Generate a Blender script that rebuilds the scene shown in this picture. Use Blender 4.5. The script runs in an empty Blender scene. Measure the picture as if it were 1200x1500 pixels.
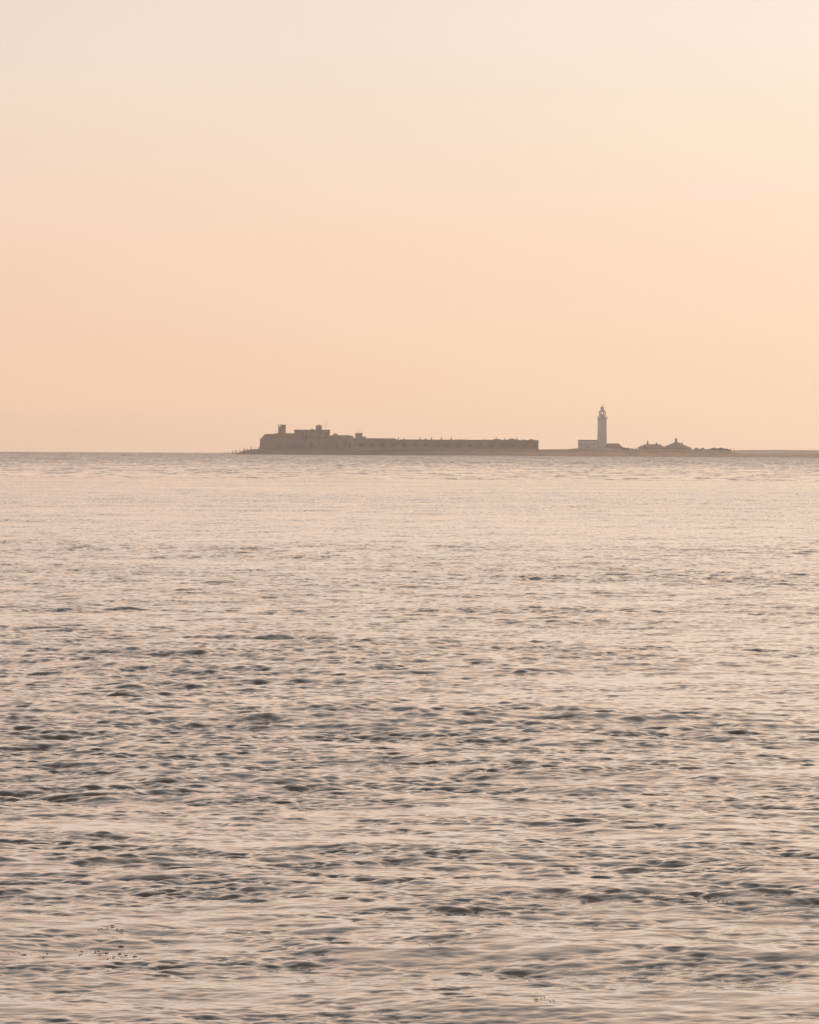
import bpy, bmesh, math, random
import numpy as np
from mathutils import Vector, Matrix

random.seed(7)
S = bpy.context.scene
COL = S.collection
PI = math.pi
RE = 7.4e6                      # earth radius with standard refraction: the sea curves away

# ------------------------------------------------------------------ camera frame
FPX = 8500.0                    # focal length in photo pixels (1200 x 1500)
H = 3.4                         # eye height above the water
PITCH = math.atan(93.15 / FPX)
ROLL = math.radians(0.30)
Fv = Vector((0, math.cos(PITCH), -math.sin(PITCH)))
R0 = Vector((1, 0, 0)); U0 = R0.cross(Fv)
Rc = math.cos(ROLL) * R0 + math.sin(ROLL) * U0
Uc = -math.sin(ROLL) * R0 + math.cos(ROLL) * U0

def P(px, py, D):
    """survey point: where the sight line of the photograph's pixel meets distance D"""
    v = Fv * FPX + Rc * (px - 600) + Uc * (750 - py)
    v = v * (D / v.y)
    return Vector((v.x, D, H + v.z))
def X(px, D, py=655): return P(px, py, D).x
def Z(px, py, D): return P(px, py, D).z
def curv(x, y): return -(x * x + y * y) / (2 * RE)

# ------------------------------------------------------------------ materials
def nt(name):
    m = bpy.data.materials.new(name); m.use_nodes = True
    t = m.node_tree
    return m, t, t.nodes['Principled BSDF']

def mottled(name, c1, c2, scale=0.6, rough=0.85, bump=0.3, detail=6, c3=None, band=None):
    m, t, b = nt(name)
    tc = t.nodes.new('ShaderNodeTexCoord')
    mp = t.nodes.new('ShaderNodeMapping'); t.links.new(tc.outputs['Object'], mp.inputs[0])
    if band: mp.inputs['Scale'].default_value = band
    n = t.nodes.new('ShaderNodeTexNoise'); n.inputs['Scale'].default_value = scale
    n.inputs['Detail'].default_value = detail; n.inputs['Roughness'].default_value = 0.65
    t.links.new(mp.outputs[0], n.inputs['Vector'])
    r = t.nodes.new('ShaderNodeValToRGB')
    r.color_ramp.elements[0].position = 0.32; r.color_ramp.elements[0].color = (*c1, 1)
    r.color_ramp.elements[1].position = 0.68; r.color_ramp.elements[1].color = (*c2, 1)
    if c3:
        e = r.color_ramp.elements.new(0.5); e.color = (*c3, 1)
    t.links.new(n.outputs['Fac'], r.inputs[0]); t.links.new(r.outputs[0], b.inputs['Base Color'])
    b.inputs['Roughness'].default_value = rough
    bp = t.nodes.new('ShaderNodeBump'); bp.inputs['Strength'].default_value = bump
    t.links.new(n.outputs['Fac'], bp.inputs['Height']); t.links.new(bp.outputs[0], b.inputs['Normal'])
    return m

M_STONE = mottled('weathered_granite', (.17, .138, .128), (.28, .232, .215), .16, .9)
M_KEEP  = mottled('old_portland_stone', (.17, .138, .128), (.26, .217, .20), .2, .9)
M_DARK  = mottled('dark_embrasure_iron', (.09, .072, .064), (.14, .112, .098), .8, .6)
M_IRON  = mottled('rusty_iron_shield', (.145, .112, .098), (.225, .182, .16), .8, .7)
M_TURF  = mottled('dry_turf', (.13, .10, .07), (.20, .16, .11), .5, .95)
M_CONC  = mottled('stained_concrete', (.20, .175, .155), (.30, .265, .235), .6, .9)
M_WHITE = mottled('white_masonry_paint', (.46, .45, .45), (.60, .585, .585), .3, .6)
M_SLATE = mottled('slate_roof', (.17, .125, .105), (.25, .195, .165), .7, .7)
M_TRIM  = mottled('dark_coping', (.13, .11, .10), (.2, .17, .155), .7, .7)
M_BRICK = mottled('brick_chimney', (.17, .10, .075), (.26, .16, .12), 1.2, .85)
M_COTT  = mottled('pale_render', (.38, .35, .32), (.50, .46, .42), .4, .8)
M_WOOD  = mottled('wet_timber', (.045, .036, .03), (.10, .08, .065), 2.0, .8)
M_METAL = mottled('painted_metal', (.10, .10, .105), (.16, .155, .15), 2.0, .5)
M_LGREY = mottled('weathered_grey_paint', (.34, .32, .31), (.44, .42, .41), .6, .6)
M_PANE  = mottled('dark_window_glass', (.26, .25, .25), (.34, .33, .33), 1.0, .2, 0)
M_SHING = mottled('shingle_and_marram', (.29, .20, .15), (.48, .35, .27), .12, .95, .5, 8, (.38, .27, .20), (1, 1, 4))
M_BANK  = mottled('pale_shingle', (.46, .35, .28), (.58, .46, .37), .08, .95, .4, 8, None, (1, 1, 4))
M_LEAF  = mottled('salt_scrub_leaves', (.085, .065, .035), (.17, .13, .08), .9, .8, 0)
M_STEM  = mottled('scrub_stem', (.10, .075, .055), (.16, .12, .09), 2.0, .9)
M_WEED  = mottled('floating_seaweed', (.16, .085, .04), (.30, .17, .08), 9.0, .45, 0)
M_BIRD  = mottled('grey_feathers', (.10, .09, .09), (.3, .28, .27), 6.0, .8, 0)

def glass_mat():
    m, t, b = nt('lantern_glass')
    b.inputs['Base Color'].default_value = (.95, .96, .96, 1)
    b.inputs['Transmission Weight'].default_value = 1.0
    b.inputs['IOR'].default_value = 1.03; b.inputs['Roughness'].default_value = 0.0
    n = t.nodes.new('ShaderNodeTexNoise'); n.inputs['Scale'].default_value = .8
    mr = t.nodes.new('ShaderNodeMapRange'); mr.inputs[3].default_value = 0; mr.inputs[4].default_value = .02
    t.links.new(n.outputs['Fac'], mr.inputs[0]); t.links.new(mr.outputs[0], b.inputs['Roughness'])
    return m
M_GLASS = glass_mat()

# ------------------------------------------------------------------ object helpers
def mesh_obj(name, bm, mat, parent=None, smooth=False, label=None, recalc=True):
    if recalc: bmesh.ops.recalc_face_normals(bm, faces=bm.faces[:])
    me = bpy.data.meshes.new(name); bm.to_mesh(me); bm.free()
    me.materials.append(mat)
    if smooth:
        for p in me.polygons: p.use_smooth = True
    o = bpy.data.objects.new(name, me); COL.objects.link(o)
    if parent: o.parent = parent
    if label: o['label'] = label
    return o

def thing(name, label, cat, loc, rz=0, group=None):
    o = bpy.data.objects.new(name, None); COL.objects.link(o)
    o.empty_display_size = 2
    o.location = loc; o.rotation_euler = (0, 0, rz)
    o['label'] = label; o['category'] = cat
    if group: o['group'] = group
    return o

def tag(o, label, cat, group=None):
    o['label'] = label; o['category'] = cat
    if group: o['group'] = group
    return o

def dup(root):
    r = root.copy(); COL.objects.link(r)
    for ch in list(root.children):
        c = ch.copy(); COL.objects.link(c); c.parent = r
        for g in list(ch.children):
            d = g.copy(); COL.objects.link(d); d.parent = c
    return r

NB = bmesh.new
def box(bm, x0, x1, y0, y1, z0, z1):
    vs = [bm.verts.new(p) for p in ((x0,y0,z0),(x1,y0,z0),(x1,y1,z0),(x0,y1,z0),(x0,y0,z1),(x1,y0,z1),(x1,y1,z1),(x0,y1,z1))]
    for f in ((0,3,2,1),(4,5,6,7),(0,1,5,4),(1,2,6,5),(2,3,7,6),(3,0,4,7)):
        bm.faces.new([vs[i] for i in f])

def loft(bm, rings, cap=True):
    """rings: equal-length closed loops of points"""
    R = [[bm.verts.new(p) for p in r] for r in rings]
    n = len(R[0])
    for a, b in zip(R, R[1:]):
        for i in range(n):
            j = (i + 1) % n
            bm.faces.new((a[i], a[j], b[j], b[i]))
    if cap:
        bm.faces.new(R[0][::-1]); bm.faces.new(R[-1])

def lathe(bm, prof, n=32, cx=0, cy=0, cap=True, phase=0):
    loft(bm, [[(cx + r * math.cos(2*PI*k/n + phase), cy + r * math.sin(2*PI*k/n + phase), z) for k in range(n)] for r, z in prof], cap)

def tube(bm, pts, r, n=6):
    for a, b in zip(pts, pts[1:]):
        a = Vector(a); b = Vector(b); d = (b - a).normalized()
        u = d.orthogonal().normalized(); w = d.cross(u)
        loft(bm, [[q + (u*math.cos(2*PI*k/n) + w*math.sin(2*PI*k/n))*r for k in range(n)] for q in (a, b)])

# ------------------------------------------------------------------ WATER
def wave_tile(N, L, lmin, lmax, ang, spread, seed, p=4.0):
    rng = np.random.default_rng(seed)
    k1 = np.fft.fftfreq(N, L / N) * 2 * np.pi
    kx, ky = np.meshgrid(k1, k1, indexing='xy')
    k = np.sqrt(kx**2 + ky**2); k[0, 0] = 1e-9
    lam = 2 * np.pi / k
    lg = np.log(lam)
    def sst(e0, e1, v):
        t = np.clip((v - e0) / (e1 - e0), 0, 1); return t * t * (3 - 2 * t)
    win = sst(np.log(lmin*.8), np.log(lmin*1.25), lg) * (1 - sst(np.log(lmax*.8), np.log(lmax*1.25), lg))
    win[0, 0] = 0
    c = (kx * math.cos(ang) + ky * math.sin(ang)) / k
    dirw = np.abs(c) ** spread + 0.015
    A = np.sqrt(win * dirw * k ** (-p))
    hf = A * (rng.standard_normal((N, N)) + 1j * rng.standard_normal((N, N)))
    h = np.fft.ifft2(hf).real; 
    hf = np.fft.fft2(h)
    sx = np.fft.ifft2(1j * kx * hf).real; sy = np.fft.ifft2(1j * ky * hf).real
    s = math.sqrt((sx**2 + sy**2).mean())
    dx = np.fft.ifft2(-1j * kx / k * hf).real; dy = np.fft.ifft2(-1j * ky / k * hf).real
    return (h / s).astype(np.float32), (dx / s).astype(np.float32), (dy / s).astype(np.float32), L, N

def sample(t, arrs, x, y, rot=0.0, off=(0, 0)):
    L, N = t
    c, s = math.cos(rot), math.sin(rot)
    u = ((x * c + y * s + off[0]) / L * N); v = ((-x * s + y * c + off[1]) / L * N)
    i = np.floor(u); j = np.floor(v); fu = (u - i).astype(np.float32); fv = (v - j).astype(np.float32)
    i = i.astype(np.int64) % N; j = j.astype(np.int64) % N; i1 = (i + 1) % N; j1 = (j + 1) % N
    out = []
    for a in arrs:
        out.append((a[j, i]*(1-fu) + a[j, i1]*fu)*(1-fv) + (a[j1, i]*(1-fu) + a[j1, i1]*fu)*fv)
    return out

#        lmin lmax  slope  angle(deg) spread  N    L     rot(deg) off
BANDS = [(8.0, 30.0, .016, 75, 3, 512, 431.0, 4, (13, 70)),
         (1.2, 5.0, .034, 80, 2, 1024, 127.0, -9, (31, 5)),
         (0.35, 1.2, .076, 82, 1.0, 2048, 67.0, 3, (3, 17)),
         (0.13, 0.35, .095, 99, .8, 2048, 33.7, -3, (9, 2)),
         (0.05, 0.13, .068, 84, 1.8, 2048, 14.3, 5, (4, 6)),
         (0.025, 0.05, .028, 94, 1.2, 1024, 3.1, -9, (1, 4))]
BASE_RIPPLE = .018

def rows():
    ys = [-40, -25, -14, -7, -2, 3, 8, 13, 18, 22, 25, 27, 28.3, 29.2, 29.7]
    d = 30.0
    prof = [0.0] * len(ys); grp = [0] * len(ys); g = 0
    while d < 10500:
        if d < 640:
            ys.append(d); prof.append(0.); grp.append(0)
            d *= 1 + (.00045 if d < 70 else .0007 if d < 160 else .0010 if d < 400 else .0016)
        else:                       # steep short wavelets, one crest to a group of rows
            g += 1; q = min(1.0, d / 2200)
            for o, p in ((0, 0), (.35 * q, .45), (.62 * q, .95), (.75 * q, 1.0), (1.5 * q, .45), (2.4 * q, 0.)):
                ys.append(d + o); prof.append(p); grp.append(g)
            d *= 1.0095
    return np.array(ys), np.array(prof), np.array(grp)

def build_water():
    ys, prof, grp = rows()
    side = np.concatenate([np.arange(1.0075, 2.3, .0075), [2.33, 2.4, 2.55, 2.8, 3.2, 3.8, 4.6, 6.0]])
    u = np.concatenate([-side[::-1], np.linspace(-1, 1, 800), side])
    W = 1.0 + .077 * np.maximum(ys, 28.0)
    xg = u[None, :] * W[:, None]; yg = np.repeat(ys[:, None], len(u), 1)
    nr, nc = xg.shape
    dyc = np.gradient(ys)[:, None] * np.ones((1, nc))
    dxc = np.gradient(u)[None, :] * W[:, None]
    cell = np.maximum(dyc, dxc)
    x = xg.ravel(); y = yg.ravel(); cell = cell.ravel()
    z = curv(x, y)
    ox = np.zeros_like(x); oy = np.zeros_like(x)
    # patches: current-roughened water and slicks, drawn out across the view
    n1 = wave_tile(512, 1400.0, 35, 300, 0, 0, 51, 3.2)[0]; n1 /= n1.std()
    n2 = wave_tile(512, 260.0, 7, 45, 0, 0, 52, 3.0)[0]; n2 /= n2.std()
    p1 = sample((1400.0, 512), [n1], x * .55, y * 1.15, .06, (210, 44))[0]
    p3 = sample((260.0, 512), [n2], x * .22, y * 1.9, .03, (150, 20))[0]
    p2 = sample((260.0, 512), [n2], x * .6, y * 1.1, -.1, (12, 90))[0]
    n3 = wave_tile(1024, 47.0, .5, 4, 80, 1.2, 53, 2.6)[0]; n3 /= n3.std()
    n4 = wave_tile(1024, 23.0, .35, 1.6, 80, 1.2, 54, 2.6)[0]; n4 /= n4.std()
    g1 = sample((47.0, 1024), [n3], x, y * .8, .2, (7, 3))[0]
    g2 = sample((23.0, 1024), [n4], x, y * .8, -.15, (2, 9))[0]
    gust = np.clip(np.exp(.34 * g1 + .28 * g2 - .08), .3, 1.5)      # wavelets come in short bursts between smooth water
    n0 = wave_tile(1024, 230.0, 4, 24, 80, .6, 55, 2.6)[0]; n0 /= n0.std()
    g0 = sample((230.0, 1024), [n0], x, y * .7, .1, (70, 31))[0]
    burst = np.clip(np.exp(.26 * g0 - .04), .5, 1.5)
    patch = .90 + .12 * p1 + .11 * p2 + .13 * p3
    patch -= .20 * np.exp(-((x - 5.5) / 4) ** 2 - ((y - 92) / 30) ** 2)
    patch += .60 * np.exp(-((x + 4.5) / 4.8) ** 2 - ((y - 82) / 22) ** 2)      # tide rip
    patch += .30 * np.exp(-((x + 12) / 12) ** 2 - ((y - 232) / 34) ** 2)
    patch -= .16 * np.exp(-((x - 2) / 14) ** 2 - ((y - 150) / 20) ** 2)        # slicks
    patch -= .20 * np.clip((53 - y) / 14, 0, 1)
    patch += .12 * np.exp(-((y - 420) / 130) ** 2)
    patch = np.clip(patch, .4, 1.8)
    cn = sample((260.0, 512), [n2], x * 17.0 + np.repeat(grp * 61.7, nc), np.repeat(grp * 37.1, nc), 0, (5, 5))[0]
    ca = np.clip(.75 + .45 * cn, .05, 1.7) * .17 * np.clip((y - 620) / 2300, 0, 1)
    z = z + np.repeat(prof, nc) * ca
    lost = np.full_like(x, BASE_RIPPLE ** 2)
    for b, (l0, l1, sl, ang, sp, N, L, rot, off) in enumerate(BANDS):
        h, dx, dy, _, _ = wave_tile(N, L, l0, l1, math.radians(ang), sp, 100 + b, 4.0)
        lm = math.sqrt(l0 * l1)
        w = np.clip((lm / (1.7 * cell) - 1.0) / 1.0, 0, 1)
        a = sl * (np.minimum(patch * gust, 1.65) if b >= 3 else patch * burst * (.6 + .4 * gust) if b == 2 else 1.0 if b == 0 else (.5 + .5 * patch))
        hh, ddx, ddy = sample((L, N), [h, dx, dy], x, y, math.radians(rot), off)
        # short crests bunch on long ones; crests sharpen
        z = z + hh * w * a
        ch = 1.25 * w * a
        c, s = math.cos(math.radians(rot)), math.sin(math.radians(rot))
        if b >= 2: oy -= (1.7 * math.sqrt(l0 * l1) / .7 if b == 2 else 1.7) * hh * w * a * (1 if b > 2 else .55)   # crests lean downwind, towards the shore
        ox += (ddx * c - ddy * s) * ch; oy += (ddx * s + ddy * c) * ch
        lost += (a * np.sqrt(np.maximum(0, 1 - w * w))) ** 2
    co = np.stack([x + ox, y + oy, z], 1).astype(np.float32)
    idx = np.arange(nr * nc).reshape(nr, nc)
    q = np.stack([idx[:-1, :-1], idx[:-1, 1:], idx[1:, 1:], idx[1:, :-1]], -1).reshape(-1, 4).astype(np.int32)
    me = bpy.data.meshes.new('sea')
    me.vertices.add(len(co)); me.vertices.foreach_set('co', co.ravel())
    me.loops.add(q.size); me.loops.foreach_set('vertex_index', q.ravel())
    me.polygons.add(len(q)); me.polygons.foreach_set('loop_start', np.arange(0, q.size, 4, dtype=np.int32))
    at = me.attributes.new('ripple', 'FLOAT', 'POINT'); at.data.foreach_set('value', (np.sqrt(lost) * (1 + .45 * np.clip((y - 180) / 300, 0, 1) + 1.0 * np.clip((y - 1500) / 4000, 0, 1))).astype(np.float32))
    me.update(); me.validate()
    me.polygons.foreach_set('use_smooth', np.ones(len(q), dtype=bool))
    o = bpy.data.objects.new('sea', me); COL.objects.link(o)
    o['kind'] = 'structure'
    # material
    m, t, b = nt('sea_water'); me.materials.append(m)
    b.inputs['IOR'].default_value = 1.36
    b.inputs['Roughness'].default_value = .03
    b.inputs['Coat Weight'].default_value = .75; b.inputs['Coat IOR'].default_value = 1.33; b.inputs['Coat Roughness'].default_value = .03
    tc = t.nodes.new('ShaderNodeTexCoord')
    nb = t.nodes.new('ShaderNodeTexNoise'); nb.inputs['Scale'].default_value = .05
    t.links.new(tc.outputs['Object'], nb.inputs['Vector'])
    cr = t.nodes.new('ShaderNodeValToRGB')
    cr.color_ramp.elements[0].color = (*WBODY[0], 1); cr.color_ramp.elements[1].color = (*WBODY[1], 1)
    t.links.new(nb.outputs['Fac'], cr.inputs[0]); t.links.new(cr.outputs[0], b.inputs['Base Color'])
    mp = t.nodes.new('ShaderNodeMapping'); mp.inputs['Scale'].default_value = (7, 13, 6)
    t.links.new(tc.outputs['Object'], mp.inputs[0])
    n = t.nodes.new('ShaderNodeTexNoise'); n.inputs['Scale'].default_value = 1.0
    n.inputs['Detail'].default_value = 4; t.links.new(mp.outputs[0], n.inputs['Vector'])
    sub = t.nodes.new('ShaderNodeVectorMath'); sub.operation = 'SUBTRACT'
    t.links.new(n.outputs['Color'], sub.inputs[0]); sub.inputs[1].default_value = (.5, .5, .5)
    mul = t.nodes.new('ShaderNodeVectorMath'); mul.operation = 'MULTIPLY'
    t.links.new(sub.outputs[0], mul.inputs[0]); mul.inputs[1].default_value = (5.0, 7.5, 0)
    an = t.nodes.new('ShaderNodeAttribute'); an.attribute_name = 'ripple'
    sc = t.nodes.new('ShaderNodeVectorMath'); sc.operation = 'SCALE'
    t.links.new(mul.outputs[0], sc.inputs[0]); t.links.new(an.outputs['Fac'], sc.inputs['Scale'])
    ge = t.nodes.new('ShaderNodeNewGeometry')
    add = t.nodes.new('ShaderNodeVectorMath'); add.operation = 'ADD'
    t.links.new(ge.outputs['Normal'], add.inputs[0]); t.links.new(sc.outputs[0], add.inputs[1])
    nm = t.nodes.new('ShaderNodeVectorMath'); nm.operation = 'NORMALIZE'
    t.links.new(add.outputs[0], nm.inputs[0]); t.links.new(nm.outputs[0], b.inputs['Normal']); t.links.new(nm.outputs[0], b.inputs['Coat Normal'])
    return o, co

WBODY = ((.082, .064, .055), (.108, .086, .073))
sea, WCO = build_water()

# floating weed: flecks lying on the water surface in loose drift lines
def build_weed():
    bm = NB()
    v = WCO.astype(np.float64)
    rel = v - np.array([0, 0, H])
    dep = rel @ np.array(Fv)
    ok = dep > 5
    px = np.full(len(v), -1e9); py = px.copy()
    px[ok] = 600 + FPX * (rel[ok] @ np.array(Rc)) / dep[ok]
    py[ok] = 750 - FPX * (rel[ok] @ np.array(Uc)) / dep[ok]
    rng = np.random.default_rng(5)
    for cx, cy, sx, sy, n in ((150, 1395, 16, 3, 22), (172, 1400, 26, 4, 22), (28, 1398, 10, 2, 12), (170, 1362, 28, 5, 20), (75, 1397, 40, 4, 14),
                              (982, 1315, 12, 3, 12), (962, 1313, 16, 3, 9), (812, 1464, 14, 2, 12), (1048, 1318, 12, 4, 12)):
        near = np.where((np.abs(px - cx) < 3 * sx) & (np.abs(py - cy) < 3 * sy))[0]
        if not len(near): continue
        wgt = np.exp(-((px[near]-cx)/sx)**2/2 - ((py[near]-cy)/sy)**2/2); wgt /= wgt.sum()
        for i in rng.choice(near, max(4, n // 2), p=wgt):
            p = Vector(v[i]) + Vector((0, 0, .002))
            a = rng.uniform(-.9, .9); l = rng.uniform(.004, .009) * rng.choice([1, 1.5, 3]); w = rng.uniform(.003, .006)
            d = Vector((math.cos(a), math.sin(a), 0)); e = Vector((-d.y, d.x, 0))
            hz = rng.uniform(.001, .003)
            base = [p + d*l, p + e*w, p - d*l, p - e*w]
            vs = [bm.verts.new(q) for q in base]; tp = bm.verts.new(p + Vector((0, 0, hz))); bt = bm.verts.new(p - Vector((0, 0, .004)))
            for k in range(4):
                bm.faces.new((vs[k], vs[(k+1) % 4], tp)); bm.faces.new((vs[(k+1) % 4], vs[k], bt))
    o = mesh_obj('seaweed', bm, M_WEED)
    o['kind'] = 'stuff'; o['category'] = 'seaweed'
    o['label'] = 'small brown flecks of floating seaweed drifting in loose lines on the near water'
build_weed()

# ------------------------------------------------------------------ LAND
def lerp_tab(tab, v):
    xs = [a for a, _ in tab]; zs = [b for _, b in tab]
    return float(np.interp(v, xs, zs))

SH = [(300, 3440), (500, 3400), (800, 3370), (1000, 3330), (1400, 3200)]     # distance of the waterline
def shore(px): return lerp_tab(SH, px)
TOP = [(338, 667.5), (343, 665.2), (348, 663.6), (353, 661.2), (359, 659.2), (366, 658.6), (380, 657.6), (420, 657.2), (560, 657.2), (700, 657.6), (786, 658.3), (800, 658.2),
       (830, 658.2), (842, 656.8), (850, 656.2), (866, 656.6), (874, 658.6), (890, 659.5), (912, 659.0), (930, 657.6), (945, 658.6), (990, 658.2), (1030, 658.6),
       (1060, 659.5), (1072, 662.5), (1085, 664.6), (1120, 665.2), (1200, 665.0), (1300, 664.6), (1500, 664.5)]
PXW = 1665.0
def px_of(x, y): return 600 + x / y * FPX
def sm(t): t = max(0., min(1., t)); return t*t*(3-2*t)
def hnoise(x, y, s=1.0):
    return (math.sin(x*.31+1.3*math.sin(y*.17))*.5 + math.sin(x*.83+y*.41+2)*.3 + math.sin(x*1.9-y*1.1)*.2)*s
def ground(x, y):
    px = px_of(x, y); d = shore(px)
    t = y - d
    ztop = Z(px, lerp_tab(TOP, px), d + 26)
    taper = sm((px - 341) / 8) 
    wl = curv(x, y)
    if t < 0: z = wl + t * .07
    elif t < 26:
        s = t / 26
        z = wl + (ztop - wl) * (1 - (1 - s) ** 1.7)
    elif t < 130: z = ztop - .5 * sm((t - 26) / 60)
    else: z = ztop - .5 - (t - 130) * .12
    return z * taper + (wl - 1.5) * (1 - taper)
def ground_n(x, y):
    px = px_of(x, y); t = y - shore(px)
    return ground(x, y) + hnoise(x, y, .10 * sm(t / 8) + (.22 * sm((px-905)/20) * sm(t/20)))

def build_land():
    bm = NB()
    pxs = list(np.arange(330, 420, 1.0)) + list(np.arange(420, 1080, 1.6)) + list(np.arange(1080, 1520, 5.0))
    ts = [-14, -8, -4, -2, -.8, 0, .8, 1.8, 3, 4.5, 6, 8, 10, 12.5, 15, 18, 21, 24, 27, 31, 36, 44, 56, 75, 100, 130, 150, 170]
    g = []
    for p in pxs:
        r = []
        for t in ts:
            y = shore(p) + t; x = (p - 600) / FPX * y
            r.append(bm.verts.new((x, y, ground_n(x, y) + random.uniform(-.04, .04) * (t > 0))))
        g.append(r)
    for a, b in zip(g, g[1:]):
        for i in range(len(ts) - 1):
            bm.faces.new((a[i], b[i], b[i+1], a[i+1]))
    o = mesh_obj('shingle_spit', bm, M_SHING, smooth=True); o['kind'] = 'structure'
    # the bank running away on the right
    bm = NB(); g = []
    for p in np.arange(1050, 1560, 3.0):
        r = []
        for t, f in ((-130, -.2), (-40, .1), (-18, .45), (-8, .8), (0, 1), (8, 1.0), (30, .8), (60, .2), (90, -.4)):
            y = 3560 + t; x = (p - 600) / FPX * y
            zt = Z(p, 659.2 - .3 * math.sin(p * .045 + .8) , 3560)
            z = zt * f - 1.2 * (1 - f) + hnoise(x, y, .06)
            if p < 1072: z -= (1072 - p) * .05
            r.append(bm.verts.new((x, y, z)))
        g.append(r)
    for a, b in zip(g, g[1:]):
        for i in range(len(r) - 1): bm.faces.new((a[i], b[i], b[i+1], a[i+1]))
    o = mesh_obj('shingle_bank', bm, M_BANK, smooth=True); o['kind'] = 'structure'
def wet_rocks():
    # dark weed-grown stone armour below the castle gives way to pale shingle past its right end
    t = M_SHING.node_tree; b = t.nodes['Principled BSDF']
    src = b.inputs['Base Color'].links[0].from_socket
    tc = t.nodes.new('ShaderNodeTexCoord'); sx = t.nodes.new('ShaderNodeSeparateXYZ'); t.links.new(tc.outputs['Object'], sx.inputs[0])
    n = t.nodes.new('ShaderNodeTexNoise'); n.inputs['Scale'].default_value = .09; n.inputs['Detail'].default_value = 5
    t.links.new(tc.outputs['Object'], n.inputs['Vector'])
    a = t.nodes.new('ShaderNodeMath'); a.operation = 'MULTIPLY_ADD'; a.inputs[1].default_value = 60; t.links.new(n.outputs['Fac'], a.inputs[0]); t.links.new(sx.outputs['X'], a.inputs[2])
    mr = t.nodes.new('ShaderNodeMapRange'); t.links.new(a.outputs[0], mr.inputs[0]); mr.inputs[1].default_value = 20; mr.inputs[2].default_value = 130
    mx = t.nodes.new('ShaderNodeMix'); mx.data_type = 'RGBA'; mx.blend_type = 'MULTIPLY'; mx.inputs[0].default_value = 1
    cr = t.nodes.new('ShaderNodeValToRGB'); cr.color_ramp.elements[0].color = (.36, .41, .46, 1); cr.color_ramp.elements[1].color = (1, 1, 1, 1)
    t.links.new(mr.outputs[0], cr.inputs[0]); t.links.new(src, mx.inputs[6]); t.links.new(cr.outputs[0], mx.inputs[7]); t.links.new(mx.outputs[2], b.inputs['Base Color'])
def scrub_cover():
    t = M_SHING.node_tree; b = t.nodes['Principled BSDF']
    src = b.inputs['Base Color'].links[0].from_socket
    tc = t.nodes.new('ShaderNodeTexCoord'); sx = t.nodes.new('ShaderNodeSeparateXYZ'); t.links.new(tc.outputs['Object'], sx.inputs[0])
    n = t.nodes.new('ShaderNodeTexNoise'); n.inputs['Scale'].default_value = .22; n.inputs['Detail'].default_value = 6; n.inputs['Roughness'].default_value = .7
    t.links.new(tc.outputs['Object'], n.inputs['Vector'])
    a = t.nodes.new('ShaderNodeMath'); a.operation = 'MULTIPLY_ADD'; a.inputs[1].default_value = 3.2; t.links.new(n.outputs['Fac'], a.inputs[0]); t.links.new(sx.outputs['Z'], a.inputs[2])
    mr = t.nodes.new('ShaderNodeMapRange'); t.links.new(a.outputs[0], mr.inputs[0]); mr.inputs[1].default_value = 2.9; mr.inputs[2].default_value = 4.1
    n2 = t.nodes.new('ShaderNodeTexNoise'); n2.inputs['Scale'].default_value = .6; t.links.new(tc.outputs['Object'], n2.inputs['Vector'])
    cr = t.nodes.new('ShaderNodeValToRGB'); cr.color_ramp.elements[0].color = (.15, .11, .07, 1); cr.color_ramp.elements[1].color = (.30, .225, .15, 1)
    cr.color_ramp.elements[0].position = .35; cr.color_ramp.elements[1].position = .65
    t.links.new(n2.outputs['Fac'], cr.inputs[0])
    mx = t.nodes.new('ShaderNodeMix'); mx.data_type = 'RGBA'
    t.links.new(mr.outputs[0], mx.inputs[0]); t.links.new(src, mx.inputs[6]); t.links.new(cr.outputs[0], mx.inputs[7]); t.links.new(mx.outputs[2], b.inputs['Base Color'])
scrub_cover()
wet_rocks()
build_land()

def gpt(px, D, sink=.1):
    x = X(px, D); return Vector((x, D, ground(x, D) - sink))

# ------------------------------------------------------------------ OLD CASTLE (left)
DC = 3449.0
SC = DC / FPX
def lx(px, root): return X(px, DC) - root.location.x
def lz(py, root, px=450): return Z(px, py, DC) - root.location.z

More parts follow.
